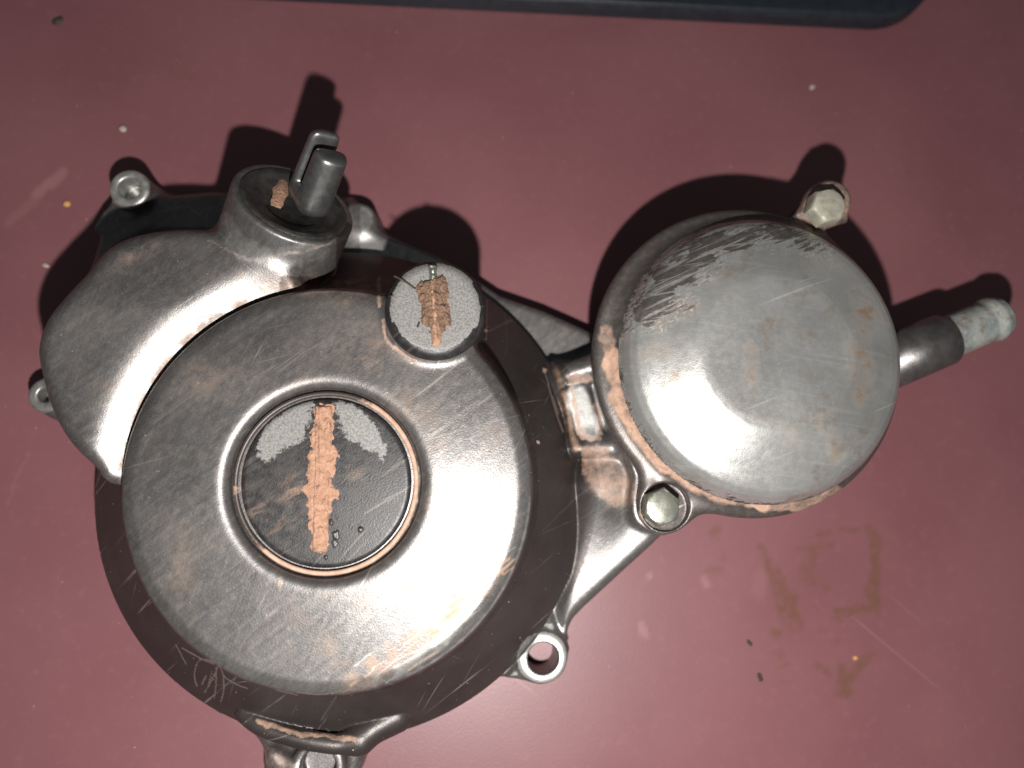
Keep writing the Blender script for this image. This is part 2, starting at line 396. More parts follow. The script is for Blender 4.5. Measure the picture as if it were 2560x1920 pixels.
# ------------------------------------------------------------------ table
def build_table():
    xs = np.concatenate([np.linspace(-7, -1.75, 8)[:-1], np.arange(-1.75, 2.05, .0095), np.linspace(2.05, 7, 8)])
    ys = np.concatenate([np.linspace(-7, -.75, 8)[:-1], np.arange(-.75, 1.75, .0095), np.linspace(1.75, 7, 8)])
    X, Y = np.meshgrid(xs, ys, indexing='ij'); n, m = X.shape
    V = np.stack([X.ravel(), Y.ravel(), np.zeros(n*m)], 1)
    i = np.arange(n*m).reshape(n, m); Q = np.stack([i[:-1, :-1].ravel(), i[1:, :-1].ravel(), i[1:, 1:].ravel(), i[:-1, 1:].ravel()], 1)
    me = new_mesh('table_top', V, Q)
    p = PX(V); q = p+np.stack([fbm(p[:, 0]/40, p[:, 1]/40, 3, 3)-.5, fbm(p[:, 0]/40, p[:, 1]/40, 3, 9)-.5], 1)*22
    st = np.zeros(len(V))
    def sp(pts, w0, w1, s):
        nonlocal st
        pts = np.array(pts, float)
        for k in range(len(pts)-1):
            a, b = pts[k], pts[k+1]; ab = b-a; t = np.clip(((q-a)@ab)/(ab@ab), 0, 1)
            w = w0+(w1-w0)*(k+t)/(len(pts)-1)
            st = np.maximum(st, s*(1-sstep(.55, 1.25, np.hypot(*(q-a-t[:, None]*ab).T)/w)))
    sp([(1905, 1372), (1945, 1450), (1975, 1540)], 9, 26, .75); sp([(1978, 1500), (1985, 1560)], 20, 24, .85)
    sp([(2178, 1330), (2200, 1365)], 14, 15, .75); sp([(2190, 1370), (2185, 1520)], 17, 20, .85); sp([(2185, 1520), (2095, 1528)], 16, 11, .8)
    sp([(2000, 1372), (2090, 1360)], 12, 6, .6); sp([(2025, 1385), (2020, 1440), (2070, 1470)], 26, 10, .5); sp([(2045, 1332), (2075, 1322)], 9, 9, .7); sp([(2105, 1318), (2150, 1330)], 8, 8, .6)
    sp([(2180, 1630), (2120, 1700), (2110, 1725)], 9, 26, .85); sp([(2105, 1668), (2112, 1700)], 14, 24, .7)
    sp([(1785, 1330), (1790, 1345)], 16, 12, .5); sp([(1765, 1432), (1800, 1425)], 14, 12, .35); sp([(1812, 1380), (1808, 1395)], 9, 9, .4)
    sp([(1938, 1582), (1950, 1582)], 12, 12, .7); sp([(1948, 1632), (1955, 1640)], 13, 10, .7); sp([(2055, 1576), (2060, 1580)], 8, 8, .8); sp([(2075, 1552), (2095, 1548)], 5, 5, .6)
    sp([(2035, 1662), (2075, 1690)], 10, 6, .7); sp([(1955, 1665), (1970, 1655)], 6, 6, .5); sp([(1960, 1712), (1975, 1708)], 6, 5, .6)
    sp([(440, 183), (470, 186)], 16, 14, .35); sp([(2268, 432), (2272, 436)], 9, 9, .6); sp([(2095, 1600), (2100, 1606)], 6, 6, .5)
    pl = np.zeros(len(V))
    for pts, w, s in [([(100, 480), (160, 430)], 16, .7), ([(1600, 1560), (1612, 1590)], 10, .7), ([(1905, 1440), (1900, 1480)], 20, .25), ([(20, 560), (90, 500)], 14, .3),
                      ([(1620, 1440), (1623, 1446)], 8, .8), ([(1762, 1452), (1768, 1466)], 10, .7), ([(75, 1130), (20, 1260)], 4, .25), ([(1140, 1750), (1230, 1690)], 22, .2)]:
        pl = np.maximum(pl, s*(1-sstep(.4, 1.3, line_d(q, pts)/w)))
    st = st*(.35+.65*sstep(.36, .58, fbm(p[:, 0]/16, p[:, 1]/16, 4, 21)))
    attr(me, 'stain', st); attr(me, 'pale', pl)
    o = obj('table_top', me, M_TABLE); o['kind'] = 'structure'
    o['label'] = 'maroon painted table top with brown oil stains at lower right'
build_table()

# ------------------------------------------------------------------ engine cover
DC = (W(825, 1221, .46)+W(862, 1219, .14))[:2]/2            # axis of the round dome
root = bpy.data.objects.new('engine_cover', None); COL.objects.link(root); root.location = (DC[0], DC[1], 0)
root['label'] = 'worn grey metal clutch cover with two muddy plugs, lying on the maroon table'
root['category'] = 'engine cover'

K_D = (H-.46)/F_PX                                           # dm per picture pixel at the dome face
R_FACE = 500*K_D; R_BASE = 592*(H-.14)/F_PX
AX = np.array([.42, .56, .71]); AX /= np.linalg.norm(AX)     # tilted axis of the clutch release boss
LID = W(737, 506, .40)                                       # centre of the seal on that boss
def lean(x, y): return .026*(x-DC[0])+.098*((y-DC[1])-.06*np.log1p(np.exp((y-DC[1]-.06)/.06)))      # the cover rests slightly askew, so its face leans
R_LID = 150*(H-.40)/F_PX
PLUG2 = W(1087, 772, .50)
FC = W(1857, 903, .33); R_FL = 399*(H-.33)/F_PX             # oil filter flange
FT = W(1922, 890, .455)                                      # oil filter cap
def ear(u, v): return W(u, v, .33)

def cast():
    g = Grid((-1.45, -1.12, -.015), (1.42, 1.02, .56), .0056)
    # left bulge
    top = [(300, 1215), (240, 1158), (184, 1098), (148, 1025), (130, 950), (122, 880), (148, 815), (203, 748), (250, 700), (290, 650), (335, 620), (400, 603), (480, 594), (560, 600), (640, 640), (760, 720), (800, 1000), (600, 1200)]
    bot = [(300, 1225), (240, 1166), (190, 1110), (150, 1025), (128, 950), (106, 880), (112, 815), (176, 722), (236, 640), (289, 592), (344, 570), (430, 558), (540, 562), (600, 580), (700, 640), (800, 740), (800, 1000), (600, 1200)]
    dt = g.poly(spline(WL(top, .38), 4)); db = g.poly(spline(WL(bot, .10), 4))
    r = np.hypot(g.X-DC[0], g.Y-DC[1])
    x = (R_FACE+.088-r)/.014
    lift = np.clip(.10*(g.Y-DC[1]), 0, .045); drop = .014*np.log1p(np.exp(np.clip(x, -20, 20)))*math.tan(math.radians(29))
    bulge = g.ext(db, dt, .05, (.400+lift-drop), .030)
    # base flange with lugs
    fl = [(150, 960), (140, 840), (190, 720), (228, 600), (255, 535), (300, 460), (390, 476), (470, 470), (560, 464), (700, 470), (870, 480), (940, 560), (1120, 650), (1250, 738), (1360, 776), (1500, 838), (1560, 900), (1560, 1250), (1600, 1330), (1440, 1520),
          (1405, 1600), (1290, 1680), (1000, 1790), (900, 1880), (680, 1880), (610, 1775), (500, 1730), (330, 1540), (270, 1300), (230, 1130), (130, 1040)]
    f2 = g.poly(WL(fl, .10))
    wu = sstep(.30, .45, g.Y)*sstep(.0, -.3, g.X); flange = g.ext(f2-.004-.02*wu, f2+.025*wu, .0, .10, .02)
    body = smin(flange, bulge, .03)
    def lug(u, v, rp, z, k=.05, z0=0.0):
        c = W(u, v, z); R = rp*(H-z)/F_PX; d = g.circ(c, R); return g.ext(d-.004, d, z0, z, .012), c
    hole = []
    for u, v, rp, z, hr, hd in [(322, 470, 50, .15, 27, .07), (112, 988, 42, .12, 18, .06), (1358, 1646, 60, .135, 37, .3), (795, 1918, 62, .17, 40, .055), (356, 1548, 34, .10, 0, 0), (566, 1748, 36, .10, 0, 0), (900, 545, 40, .10, 0, 0)]:
        L, c = lug(u, v, rp, z); body = smin(body, L, .045)
        if hr: hole.append((c, hr*(H-z)/F_PX, z-hd))
    w = WL([(1375, 1540), (1418, 1620), (1350, 1700), (1270, 1690)], .10); ww = g.poly(w); body = smin(body, g.ext(ww, ww, 0, .115, .012), .03)
    w = WL([(232, 575), (258, 530), (300, 490), (340, 540), (300, 570), (262, 590)], .10); ww = g.poly(w); body = smin(body, g.ext(ww, ww, 0, .105, .01), .02)
    # bracket below the dome: pocket floor, curved rib, web to the bottom lug
    br = [(580, 1745), (600, 1800), (655, 1872), (665, 1960), (760, 2020), (880, 1960), (925, 1858), (1010, 1790), (900, 1700), (700, 1700)]
    b2 = g.poly(spline(WL(br, .12), 4)); body = smin(body, g.ext(b2-.01, b2, 0, .125, .03), .02)
    rib = [(612, 1782, .17), (650, 1812, .185), (710, 1836, .195), (780, 1852, .20), (840, 1860, .20), (898, 1860, .19)]
    rb = None
    rib = [tuple(v) for v in spline(np.array(rib), 3, False)]
    for a, b in zip(rib[:-1], rib[1:]):
        c_ = g.capsule(W(*a), W(*b), .026, .026); rb = c_ if rb is None else np.minimum(rb, c_)
    body = smin(body, rb, .022)
    body = smin(body, g.capsule(W(905, 1835, .18), W(990, 1785, .16), .04, .05), .04)
    body = smin(body, g.capsule(W(690, 1890, .14), W(740, 1940, .14), .022, .03), .03)
    # oil filter housing, web and oil gallery
    hs = g.circ(FC, R_FL-.025); hs = np.minimum(hs, g.circ(ear(1652, 1268), .07)); hs = np.minimum(hs, g.circ(ear(2058, 520), .06))
    hs = smin(hs, g.poly(WL([(1560, 1080), (1700, 1200), (1655, 1320), (1600, 1290)], .3)), .06)
    house = g.ext(hs+.03, hs, .03, .315, .012)
    wb = g.poly(WL([(1380, 900), (1420, 916), (1500, 880), (1560, 900), (1600, 1140), (1560, 1200), (1440, 1120), (1380, 1000)], .2))
    web = g.ext(wb-.02, wb, .02, .205, .03)
    pad = g.poly(WL([(1400, 975), (1472, 955), (1508, 1086), (1425, 1094)], .22)); web = smin(web, g.ext(pad, pad, .1, .222, .010), .010)
    web = smin(web, g.capsule(W(1420, 935, .20), W(1500, 910, .21), .030, .035), .03)
    web = smin(web, g.capsule(W(1440, 1118, .20), W(1545, 1118, .22), .032, .032), .03)
    gal = g.capsule(W(1506, 1212, .150), W(1462, 1350, .06), .095, .075)
    wedge = g.poly(spline(WL([(1430, 1170), (1560, 1140), (1660, 1300), (1645, 1335), (1530, 1452), (1438, 1548), (1415, 1602), (1385, 1550), (1395, 1440), (1425, 1300)], .10), 3))
    p0 = W(1450, 1350, .16); rr = np.clip(.165+.19*(g.X-p0[0])+.10*(g.Y-p0[1]), .10, .25)
    gal = smin(gal, g.ext(wedge, wedge+.012, 0, rr, .034), .06)
    # dome
    RF, RB = R_FACE, R_BASE
    face = [(0, .4835)]+[(rr, .482-.019*(rr/.51)**2) for rr in np.linspace(.05, RF-.035, 10)]
    prof = [(0, .02), (RB+.008, .02), (RB-.004, .15), (RF+.030, .330), (RF+.012, .38), (RF+.006, .432), (RF-.005, .452), (RF-.020, .4600)]+face[::-1]
    LN = lean(g.X, g.Y).astype(np.float32); dome = g.rev(DC, prof, 0, LN)
    rc = W(815, 1207, .46)[:2]
    rcr = np.hypot(g.X-rc[0], g.Y-rc[1])[:, :, None].astype(np.float32)
    rec = np.maximum(rcr-.233, .437+LN[:, :, None]-g.Z)
    dome = smax(dome, -rec, .036)
    gal = smin(gal, web, .02); gal = smin(gal, house, .025)
    body = smin(body, gal, .015)
    # boss of the small plug
    bs = g.circ(PLUG2, .126); boss = g.ext(bs-.012, bs, .03, .498, .012)
    dome = smin(dome, boss, .03)
    # tilted release boss
    B0 = LID-AX*.33
    rel = g.cyl(B0, AX, .33, R_LID+.012, R_LID+.006, .008)
    rel = np.maximum(rel, -g.cyl(LID-AX*.035, AX, .2, R_LID-.016, R_LID-.016, .004))
    bt = np.minimum(body, 1e9)
    bt = smin(bt, rel, .04)
    out = np.minimum(bt, dome)
    out = np.maximum(out, -g.cyl(LID-AX*.035, AX, .2, R_LID-.016, R_LID-.016, .004))
    for c, hr, zb in hole:
        d = np.hypot(g.X-c[0], g.Y-c[1])[:, :, None]-hr
        out = smax(out, -np.maximum(d, zb-g.Z), .006)
    # collar stub for the pipe is its own part
    out = out.astype(np.float32)
    me, N = nets('casting', out, g)
    V = verts(me); p = PX(V); x, y = p[:, 0], p[:, 1]
    q = p+np.stack([fbm(x/30, y/30, 3, 1)-.5, fbm(x/30, y/30, 3, 5)-.5], 1)*18
    up = N[:, 2]
    z = V[:, 2]; rd = np.hypot(V[:, 0]-DC[0], V[:, 1]-DC[1])
    blob = lambda u, v, ru, rv, a=0: np.exp(-(((q[:, 0]-u)*math.cos(a)+(q[:, 1]-v)*math.sin(a))/ru)**2-((-(q[:, 0]-u)*math.sin(a)+(q[:, 1]-v)*math.cos(a))/rv)**2)
    near = lambda pts, w: 1-sstep(.45, 1.2, line_d(q, pts)/w)
    # bare metal: low flange faces and lugs, edges, pad
    bare = (sstep(.085, .098, z)*(1-sstep(.15, .17, z)))*sstep(.8, .95, up)*.9
    bare *= np.where(y > 1400, 1, .55)*np.where((x < 900) & (y < 800), 0, 1)*np.where((x > 1290) & (y > 1000) & (y < 1560), 0, 1)*np.where((x < 960) & (y > 1740), .3, 1)*np.where((x > 1150) & (y < 900) & (y > 600), .55, 1)
    bare = np.maximum(bare, 1.0*(np.hypot(x-1358, y-1646) < 66)*sstep(.5, .9, up)); bare = np.maximum(bare, .55*(np.hypot(x-322, y-470) < 54)); bare = np.maximum(bare, .5*(np.hypot(x-108, y-988) < 46)*(z < .14))
    bare = np.maximum(bare, near([(1440, 985), (1475, 1075)], 34)*.85*(z > .15))
    bare = np.maximum(bare, .5*near([(945, 1700), (1040, 1655), (1140, 1570), (1230, 1440)], 26)*fbm(x/60, y/60, 3, 3)*1.5)
    bare = np.maximum(bare, .5*(1-sstep(0, .012, np.abs(rd-R_FACE+.006)))*sstep(1080, 1300, y)*sstep(860, 1050, x)*(z > .4))
    bare = np.maximum(bare, .42*near([(560, 560), (600, 620), (690, 650), (800, 630)], 42)*(z > .16)*(rd > R_FACE))  # paler band along the foot of the release boss
    bare = np.maximum(bare, .75*near([(650, 1825), (720, 1850), (800, 1866), (895, 1870)], 12)*0)
    # clay
    mud = np.zeros(len(V))
    mud = np.maximum(mud, .52*(1-sstep(0, .026, np.abs(rd-R_FACE-.026)))*(x < 620)*(y < 1230)*(z > .25)*sstep(.2, .6, fbm(x/35, y/35, 3, 12)*1.2))
    mud = np.maximum(mud, near([(1490, 1150), (1515, 1190), (1545, 1230)], 62)*(z > .12)*(z < .34)*(x > 1453)*.62)
    mud = np.maximum(mud, .75*near([(1428, 968), (1440, 1030), (1455, 1093), (1500, 1092)], 9)*(z > .12)); mud = np.maximum(mud, .6*near([(1425, 950), (1475, 945)], 14)*(z > .2))
    mud = np.maximum(mud, .62*near([(1500, 1080), (1490, 1010)], 13)*(z > .12))
    mud = np.maximum(mud, .72*near([(953, 800), (963, 845), (1000, 885), (1040, 905)], 6)); mud = np.maximum(mud, .8*near([(950, 700), (948, 760)], 9))
    mud = np.maximum(mud, .5*near([(700, 640), (770, 628), (840, 602)], 7)*(z > .1))
    mud = np.maximum(mud, .42*near([(520, 600), (600, 640), (690, 655)], 8))
    mud = np.maximum(mud, .7*near([(640, 1800), (700, 1822), (780, 1838), (885, 1845)], 9)); mud = np.maximum(mud, .5*near([(680, 1890), (760, 1960)], 30))
    for u, v, s in [(1215, 826, 4), (1345, 1105, 5), (1362, 926, 6)]:
        mud = np.maximum(mud, .95*(np.hypot(x-u, y-v) < s))
    # brown film
    film = .35*near([(880, 1715), (960, 1660), (1060, 1590), (1160, 1500), (1230, 1430)], 34)*(z > .38)
    film = np.maximum(film, .28*blob(830, 1630, 55, 30, .8)); film = np.maximum(film, .3*blob(450, 1420, 40, 70)); film = np.maximum(film, .3*blob(520, 940, 120, 60)); film = np.maximum(film, .45*blob(330, 640, 70, 26, -.5))
    film = np.maximum(film, .6*blob(860, 720, 160, 30)); film = np.maximum(film, .3*blob(950, 860, 160, 70)*(z > .42)); film = np.maximum(film, .5*blob(1110, 1210, 30, 26)); film = np.maximum(film, .6*blob(1075, 1260, 16, 14)); film = np.maximum(film, .5*blob(1100, 1290, 10, 18))
    film = np.maximum(film, .25*blob(1000, 1010, 60, 60)); film = np.maximum(film, .6*near([(1390, 930), (1420, 1040), (1440, 1120)], 11)); film = np.maximum(film, .75*near([(1010, 1470), (1040, 1475)], 10))
    # hair-like streaks and long scratches
    line = np.zeros(len(V))
    for pts, w in [([(455, 1620), (500, 1645), (535, 1660)], 5), ([(540, 1655), (500, 1650), (486, 1685), (492, 1715)], 5), ([(545, 1665), (530, 1700), (512, 1730)], 5), ([(540, 1670), (540, 1710), (535, 1745)], 5), ([(556, 1680), (560, 1720), (552, 1755)], 5),
                   ([(548, 1655), (560, 1690), (590, 1710), (620, 1722)], 4), ([(515, 1690), (505, 1710)], 6), ([(525, 1640), (560, 1650)], 5), ([(530, 1680), (520, 1712)], 4), ([(440, 1612), (465, 1660)], 4)]:
        line = np.maximum(line, (1-sstep(.5, 1.3, line_d(p, spline(pts, 5, False))/(w*.7)))*.62)
    for pts, w, s in [([(590, 1640), (620, 1590), (690, 1525)], 3.2, .7), ([(570, 1630), (585, 1570)], 3, .6), ([(700, 930), (760, 880), (840, 840)], 3.5, .65), ([(640, 1045), (690, 975)], 3, .6), ([(665, 1010), (710, 960)], 2.6, .5), ([(340, 1130), (380, 1090), (445, 1060)], 2.6, .55), ([(480, 1090), (500, 1060)], 2.5, .5),
                      ([(150, 960), (200, 900), (260, 830)], 3, .35), ([(702, 1443), (700, 1475)], 5, .9), ([(1150, 900), (1190, 870)], 2.5, .5), ([(1370, 960), (1390, 1030), (1408, 1080)], 3, .8), ([(1382, 990), (1396, 1035)], 2.6, .7), ([(1358, 920), (1372, 960)], 3, .7), ([(1218, 750), (1216, 850)], 2.6, .6), ([(1262, 780), (1268, 860), (1258, 900)], 2.4, .5), ([(740, 1730), (800, 1736), (850, 1728)], 2.6, .7), ([(690, 1725), (745, 1738)], 2.6, .6)]:
        line = np.maximum(line, s*(1-sstep(.5, 1.3, line_d(p, spline(pts, 4, False))/w)))
    for k in range(70):                                      # fine random scratches across the face
        a = RNG.uniform(0, 2*math.pi); rr = math.sqrt(RNG.uniform(.26, 1))*490; u = 820+rr*math.cos(a); v = 1215+rr*math.sin(a); L = RNG.uniform(12, 70); t = -RNG.normal(.75, .35)
        line = np.maximum(line, RNG.uniform(.2, .5)*(1-sstep(.5, 1.3, line_d(p, [(u, v), (u+L*math.cos(t), v+L*math.sin(t))])/2.0)))
    mud[up < -.2] = 0
    wob = (fbm(x/50, y/50, 3, 31)-.5)*.02
    enamel = sstep(R_FACE-.010, R_FACE+.002, rd+wob*.5)*sstep(.10, .15, z)*(rd < R_BASE+.02)*(1-sstep(.0, .10, V[:, 0]-DC[0]-.66))
    enamel *= np.where((z > .30) & (rd > R_FACE+.02) & (x < 700) & (y < 1230), 0, 1)*np.where((y < 690) & (x < 840), 0, 1)
    attr(me, 'enamel', enamel*(1-bare))
    for k in range(46):                                      # scuffs running along the lower right rim
        t = RNG.uniform(0, 1); u = 880+370*t+RNG.normal(0, 25); v = 1715-285*t**1.25+RNG.normal(0, 26); L = RNG.uniform(25, 120); an = -RNG.normal(.62, .08)
        d_ = 1-sstep(.5, 1.3, line_d(p, [(u, v), (u+L*math.cos(an), v+L*math.sin(an))])/RNG.uniform(1.8, 3.6))
        if k % 3: film = np.maximum(film, d_*1.0*(z > .38)*(rd < R_FACE-.004))
        else: bare = np.maximum(bare, d_*.5*(z > .38)*(rd < R_FACE-.004))
    for n_, v_ in (('bare', bare), ('mud', mud), ('film', film), ('line', line)): attr(me, n_, v_)
    return obj('casting', me, M_CAST, root)
cast()

# ------------------------------------------------------------------ oil filter cover with its bolts
def filter_cover():
    g = Grid((.20, -.20, .29), (1.42, 1.06, .60), .0050)
    d = g.circ(FC, R_FL)
    e1 = ear(1655, 1267); e2 = ear(2062, 512)
    d = smin(d, g.circ(e1, .072), .09); d = smin(d, g.circ(e2, .057), .10); d = smin(d, g.poly(WL([(1975, 548), (2012, 492), (2060, 462), (2110, 560)], .33)), .02)
    fl = g.ext(d, d, .318, .368, .020)
    rt = 380*(H-.45)/F_PX
    flat = np.linalg.norm(W(1945, 865, .54)-W(1755, 865, .54))
    c3 = np.array([FT[0], FT[1]])
    zc = .466+(rt-.052-flat-.02)*.38
    prof = [(0, .30), (rt+.012, .30), (rt+.012, .34), (rt+.006, .385), (rt-.004, .420), (rt-.016, .441), (rt-.032, .456), (rt-.052, .466), (flat+.02, zc), (flat+.006, zc+.0042), (flat-.012, zc+.0065), (flat*.5, zc+.0085), (0, zc+.009)]
    cap = g.rev(c3, prof)
    out = smin(fl, cap, .055)
    out = smin(out, g.ext(g.circ(e2, .056), g.circ(e2, .050), .318, .385, .012), .03)
    cb = np.hypot(g.X-e1[0], g.Y-e1[1])[:, :, None]-.064
    out = smax(out, -np.maximum(cb, .345-g.Z), .006)
    me, N = nets('filter_cover', out.astype(np.float32), g)
    V = verts(me); p = PX(V); x, y = p[:, 0], p[:, 1]
    q = p+np.stack([fbm(x/40, y/40, 3, 1)-.5, fbm(x/40, y/40, 3, 5)-.5], 1)*26
    ang = np.degrees(np.arctan2(V[:, 1]-FT[1], V[:, 0]-FT[0])) % 360
    rr = np.hypot(V[:, 0]-FT[0], V[:, 1]-FT[1]); z = V[:, 2]
    near = lambda pts, w: 1-sstep(.45, 1.2, line_d(q, pts)/w)
    blob = lambda u, v, ru, rv, a=0: np.exp(-(((q[:, 0]-u)*math.cos(a)+(q[:, 1]-v)*math.sin(a))/ru)**2-((-(q[:, 0]-u)*math.sin(a)+(q[:, 1]-v)*math.cos(a))/rv)**2)
    low = (z < .40)
    mud = low*(.74*near([(1532, 900), (1550, 990), (1590, 1075), (1656, 1150), (1730, 1204), (1805, 1232), (1900, 1250)], 30)
               + .55*near([(1515, 830), (1520, 900)], 26)+.6*near([(1900, 1262), (2010, 1256), (2090, 1225)], 22))
    mud = np.maximum(mud, .85*low*near([(1590, 1290), (1620, 1340), (1660, 1345)], 13)*.6); mud = np.maximum(mud, .5*(np.hypot(x-2062, y-515) < 75)*low)
    film = .9*near([(2185, 740), (2150, 830), (2150, 950), (2160, 985)], 42); film = np.maximum(film, .7*blob(2180, 760, 40, 70)); film = np.maximum(film, .75*near([(1880, 870), (1885, 940), (1860, 965)], 20))
    film = np.maximum(film, .75*near([(1900, 1050), (1960, 1080), (1985, 1100)], 24)); film = np.maximum(film, .6*near([(2060, 1050), (2090, 1140)], 22)); film = np.maximum(film, .7*blob(1640, 890, 70, 40)); film = np.maximum(film, .7*near([(1560, 820), (1640, 800), (1720, 760)], 40))
    film = np.maximum(film, .5*blob(2080, 650, 90, 40)); film = np.maximum(film, .45*blob(1800, 690, 60, 30)); film = np.maximum(film, .5*near([(1810, 1090), (1850, 1085)], 16)); film = np.maximum(film, .7*low*near([(1520, 800), (1535, 760)], 24))
    paint = np.zeros(len(V))
    fr = np.hypot(x-1945, y-865)
    zone = (1-sstep(-40, 60, poly_sd(q, [(1560, 830), (1600, 700), (1690, 600), (1800, 545), (1930, 530), (2010, 560), (2090, 620), (2070, 660), (1960, 620), (1860, 640), (1790, 690), (1750, 770), (1680, 810)])))*sstep(190, 240, fr)
    paint = .52*zone
    for pts, w in [([(1745, 625), (1790, 600), (1850, 612), (1880, 600)], 30), ([(1925, 577), (1970, 583)], 17), ([(1660, 700), (1720, 680)], 40), ([(1610, 790), (1660, 740)], 34), ([(1740, 655), (1775, 650)], 22)]:
        paint = np.maximum(paint, .78*near(pts, w))
    paint = np.maximum(paint, .62*np.maximum(sstep(rt-.02, rt+.012, rr)*(fbm(x/30, y/30, 3, 41)*.9+.5), 1.5*low))       # flange and cap wall keep their grey paint
    paint = np.where(low & (x > 1480) & (y > 1180), paint*.8, paint)
    for n_, v_ in (('mud', mud), ('film', film), ('paint', paint)): attr(me, n_, v_)
    fc = obj('filter_cover', me, M_ALLOY, root)
    fc['label'] = 'stained bare aluminium oil filter cap with flaking dark paint'
    def bolt(c, r, z0, h, mat, rot, lab):
        "hexagon head with a domed, chamfered top"
        bm = bmesh.new(); rings = []
        n = 6
        def ring(k, zz, rnd=0.0):
            vs = []
            for i in range(36):
                a = 2*math.pi*i/36+rot; s = (a-rot) % (math.pi/3)-math.pi/6; hexr = r*math.cos(math.pi/6)/math.cos(s)
                rad = k*((1-rnd)*hexr+rnd*r*math.cos(math.pi/6)); vs.append(bm.verts.new((c[0]+rad*math.cos(a), c[1]+rad*math.sin(a), zz)))
            return vs
        rings = [ring(1, z0), ring(1, z0+h*.80), ring(.985, z0+h*.88, .3), ring(.93, z0+h*.96, .8), ring(.8, z0+h*.985, 1), ring(.5, z0+h*1.02, 1), ring(.2, z0+h*1.04, 1)]
        for a, b in zip(rings[:-1], rings[1:]):
            for i in range(36): bm.faces.new((a[i], a[(i+1) % 36], b[(i+1) % 36], b[i]))
        bm.faces.new(rings[-1])
        m = bpy.data.meshes.new('bolt'); bm.to_mesh(m); bm.free(); m.polygons.foreach_set('use_smooth', np.full(len(m.polygons), True)); m.set_sharp_from_angle(angle=math.radians(35))
        b = obj('bolt', m, mat, fc); b['label'] = lab
    bolt(W(1657, 1268, .40), .052, .346, .055, M_ZINC, .35, 'greenish zinc hexagon bolt in the lower ear')
    bolt(W(2069, 515, .42), .052, .38, .055, M_ZINC_DIRTY, .2, 'mud-coated hexagon bolt in the upper ear')
filter_cover()

# ------------------------------------------------------------------ plugs
def disc_mesh(name, c, prof_r, prof_z, n=200):
    "dense turned disc so that wear marks can be placed on it"
    V = [(c[0], c[1], prof_z[0])]; F = []
    for r, z in zip(prof_r[1:], prof_z[1:]):
        for i in range(n): a = 2*math.pi*i/n; V.append((c[0]+r*math.cos(a), c[1]+r*math.sin(a), z))
    for i in range(n): F.append((0, 1+i, 1+(i+1) % n))
    for k in range(len(prof_r)-2):
        for i in range(n): F.append((1+k*n+i, 1+(k+1)*n+i, 1+(k+1)*n+(i+1) % n, 1+k*n+(i+1) % n))
    return new_mesh(name, V, F)

def heightfield(name, pts, zbase, hmax, px_step=2.4, seed=0, rag=10, edge=16, crease=None, spl=4):
    "crusted lump of clay: an uneven outline (picture px) raised off the surface"
    out = spline(pts, spl); lo_ = out.min(0)-20; hi_ = out.max(0)+20
    U, Vv = np.meshgrid(np.arange(lo_[0], hi_[0], px_step), np.arange(lo_[1], hi_[1], px_step), indexing='ij'); P = np.stack([U, Vv], -1)
    a1 = U*.83+Vv*.56; a2 = -U*.56+Vv*.83; wx = (fbm(a1/23, a2/23, 3, seed+7)-.5)*26; wy = (fbm(a1/23, a2/23, 3, seed+13)-.5)*26
    b1 = a1+wx; b2 = a2+wy
    d = poly_sd(P, out)+(fbm(b1/11, b2/11, 5, seed)-.5)*2.6*rag
    h = sstep(2, -edge, d)*(.25+1.5*(fbm(b1/15, b2/15, 5, seed+50))**1.3)*hmax
    h += sstep(0, -edge, d)*(fbm(b1/5, b2/5, 3, seed+80)-.5)*hmax*.6*(rag > 4)
    if crease is not None: h += hmax*.5*np.exp(-(line_d(P, crease)/5)**2)*sstep(0, -6, d)
    keep = d < 3; n, m = U.shape; idx = np.full((n, m), -1); idx[keep] = np.arange(keep.sum())
    Vs = [W(u, v, zbase)+np.array([0, 0, hh]) for u, v, hh in zip(U[keep], Vv[keep], np.where(d[keep] > 1.2, -.004, h[keep]))]
    q = np.stack([idx[:-1, :-1], idx[:-1, 1:], idx[1:, 1:], idx[1:, :-1]], -1).reshape(-1, 4); q = q[(q >= 0).all(1)]
    return new_mesh(name, np.array(Vs), q)

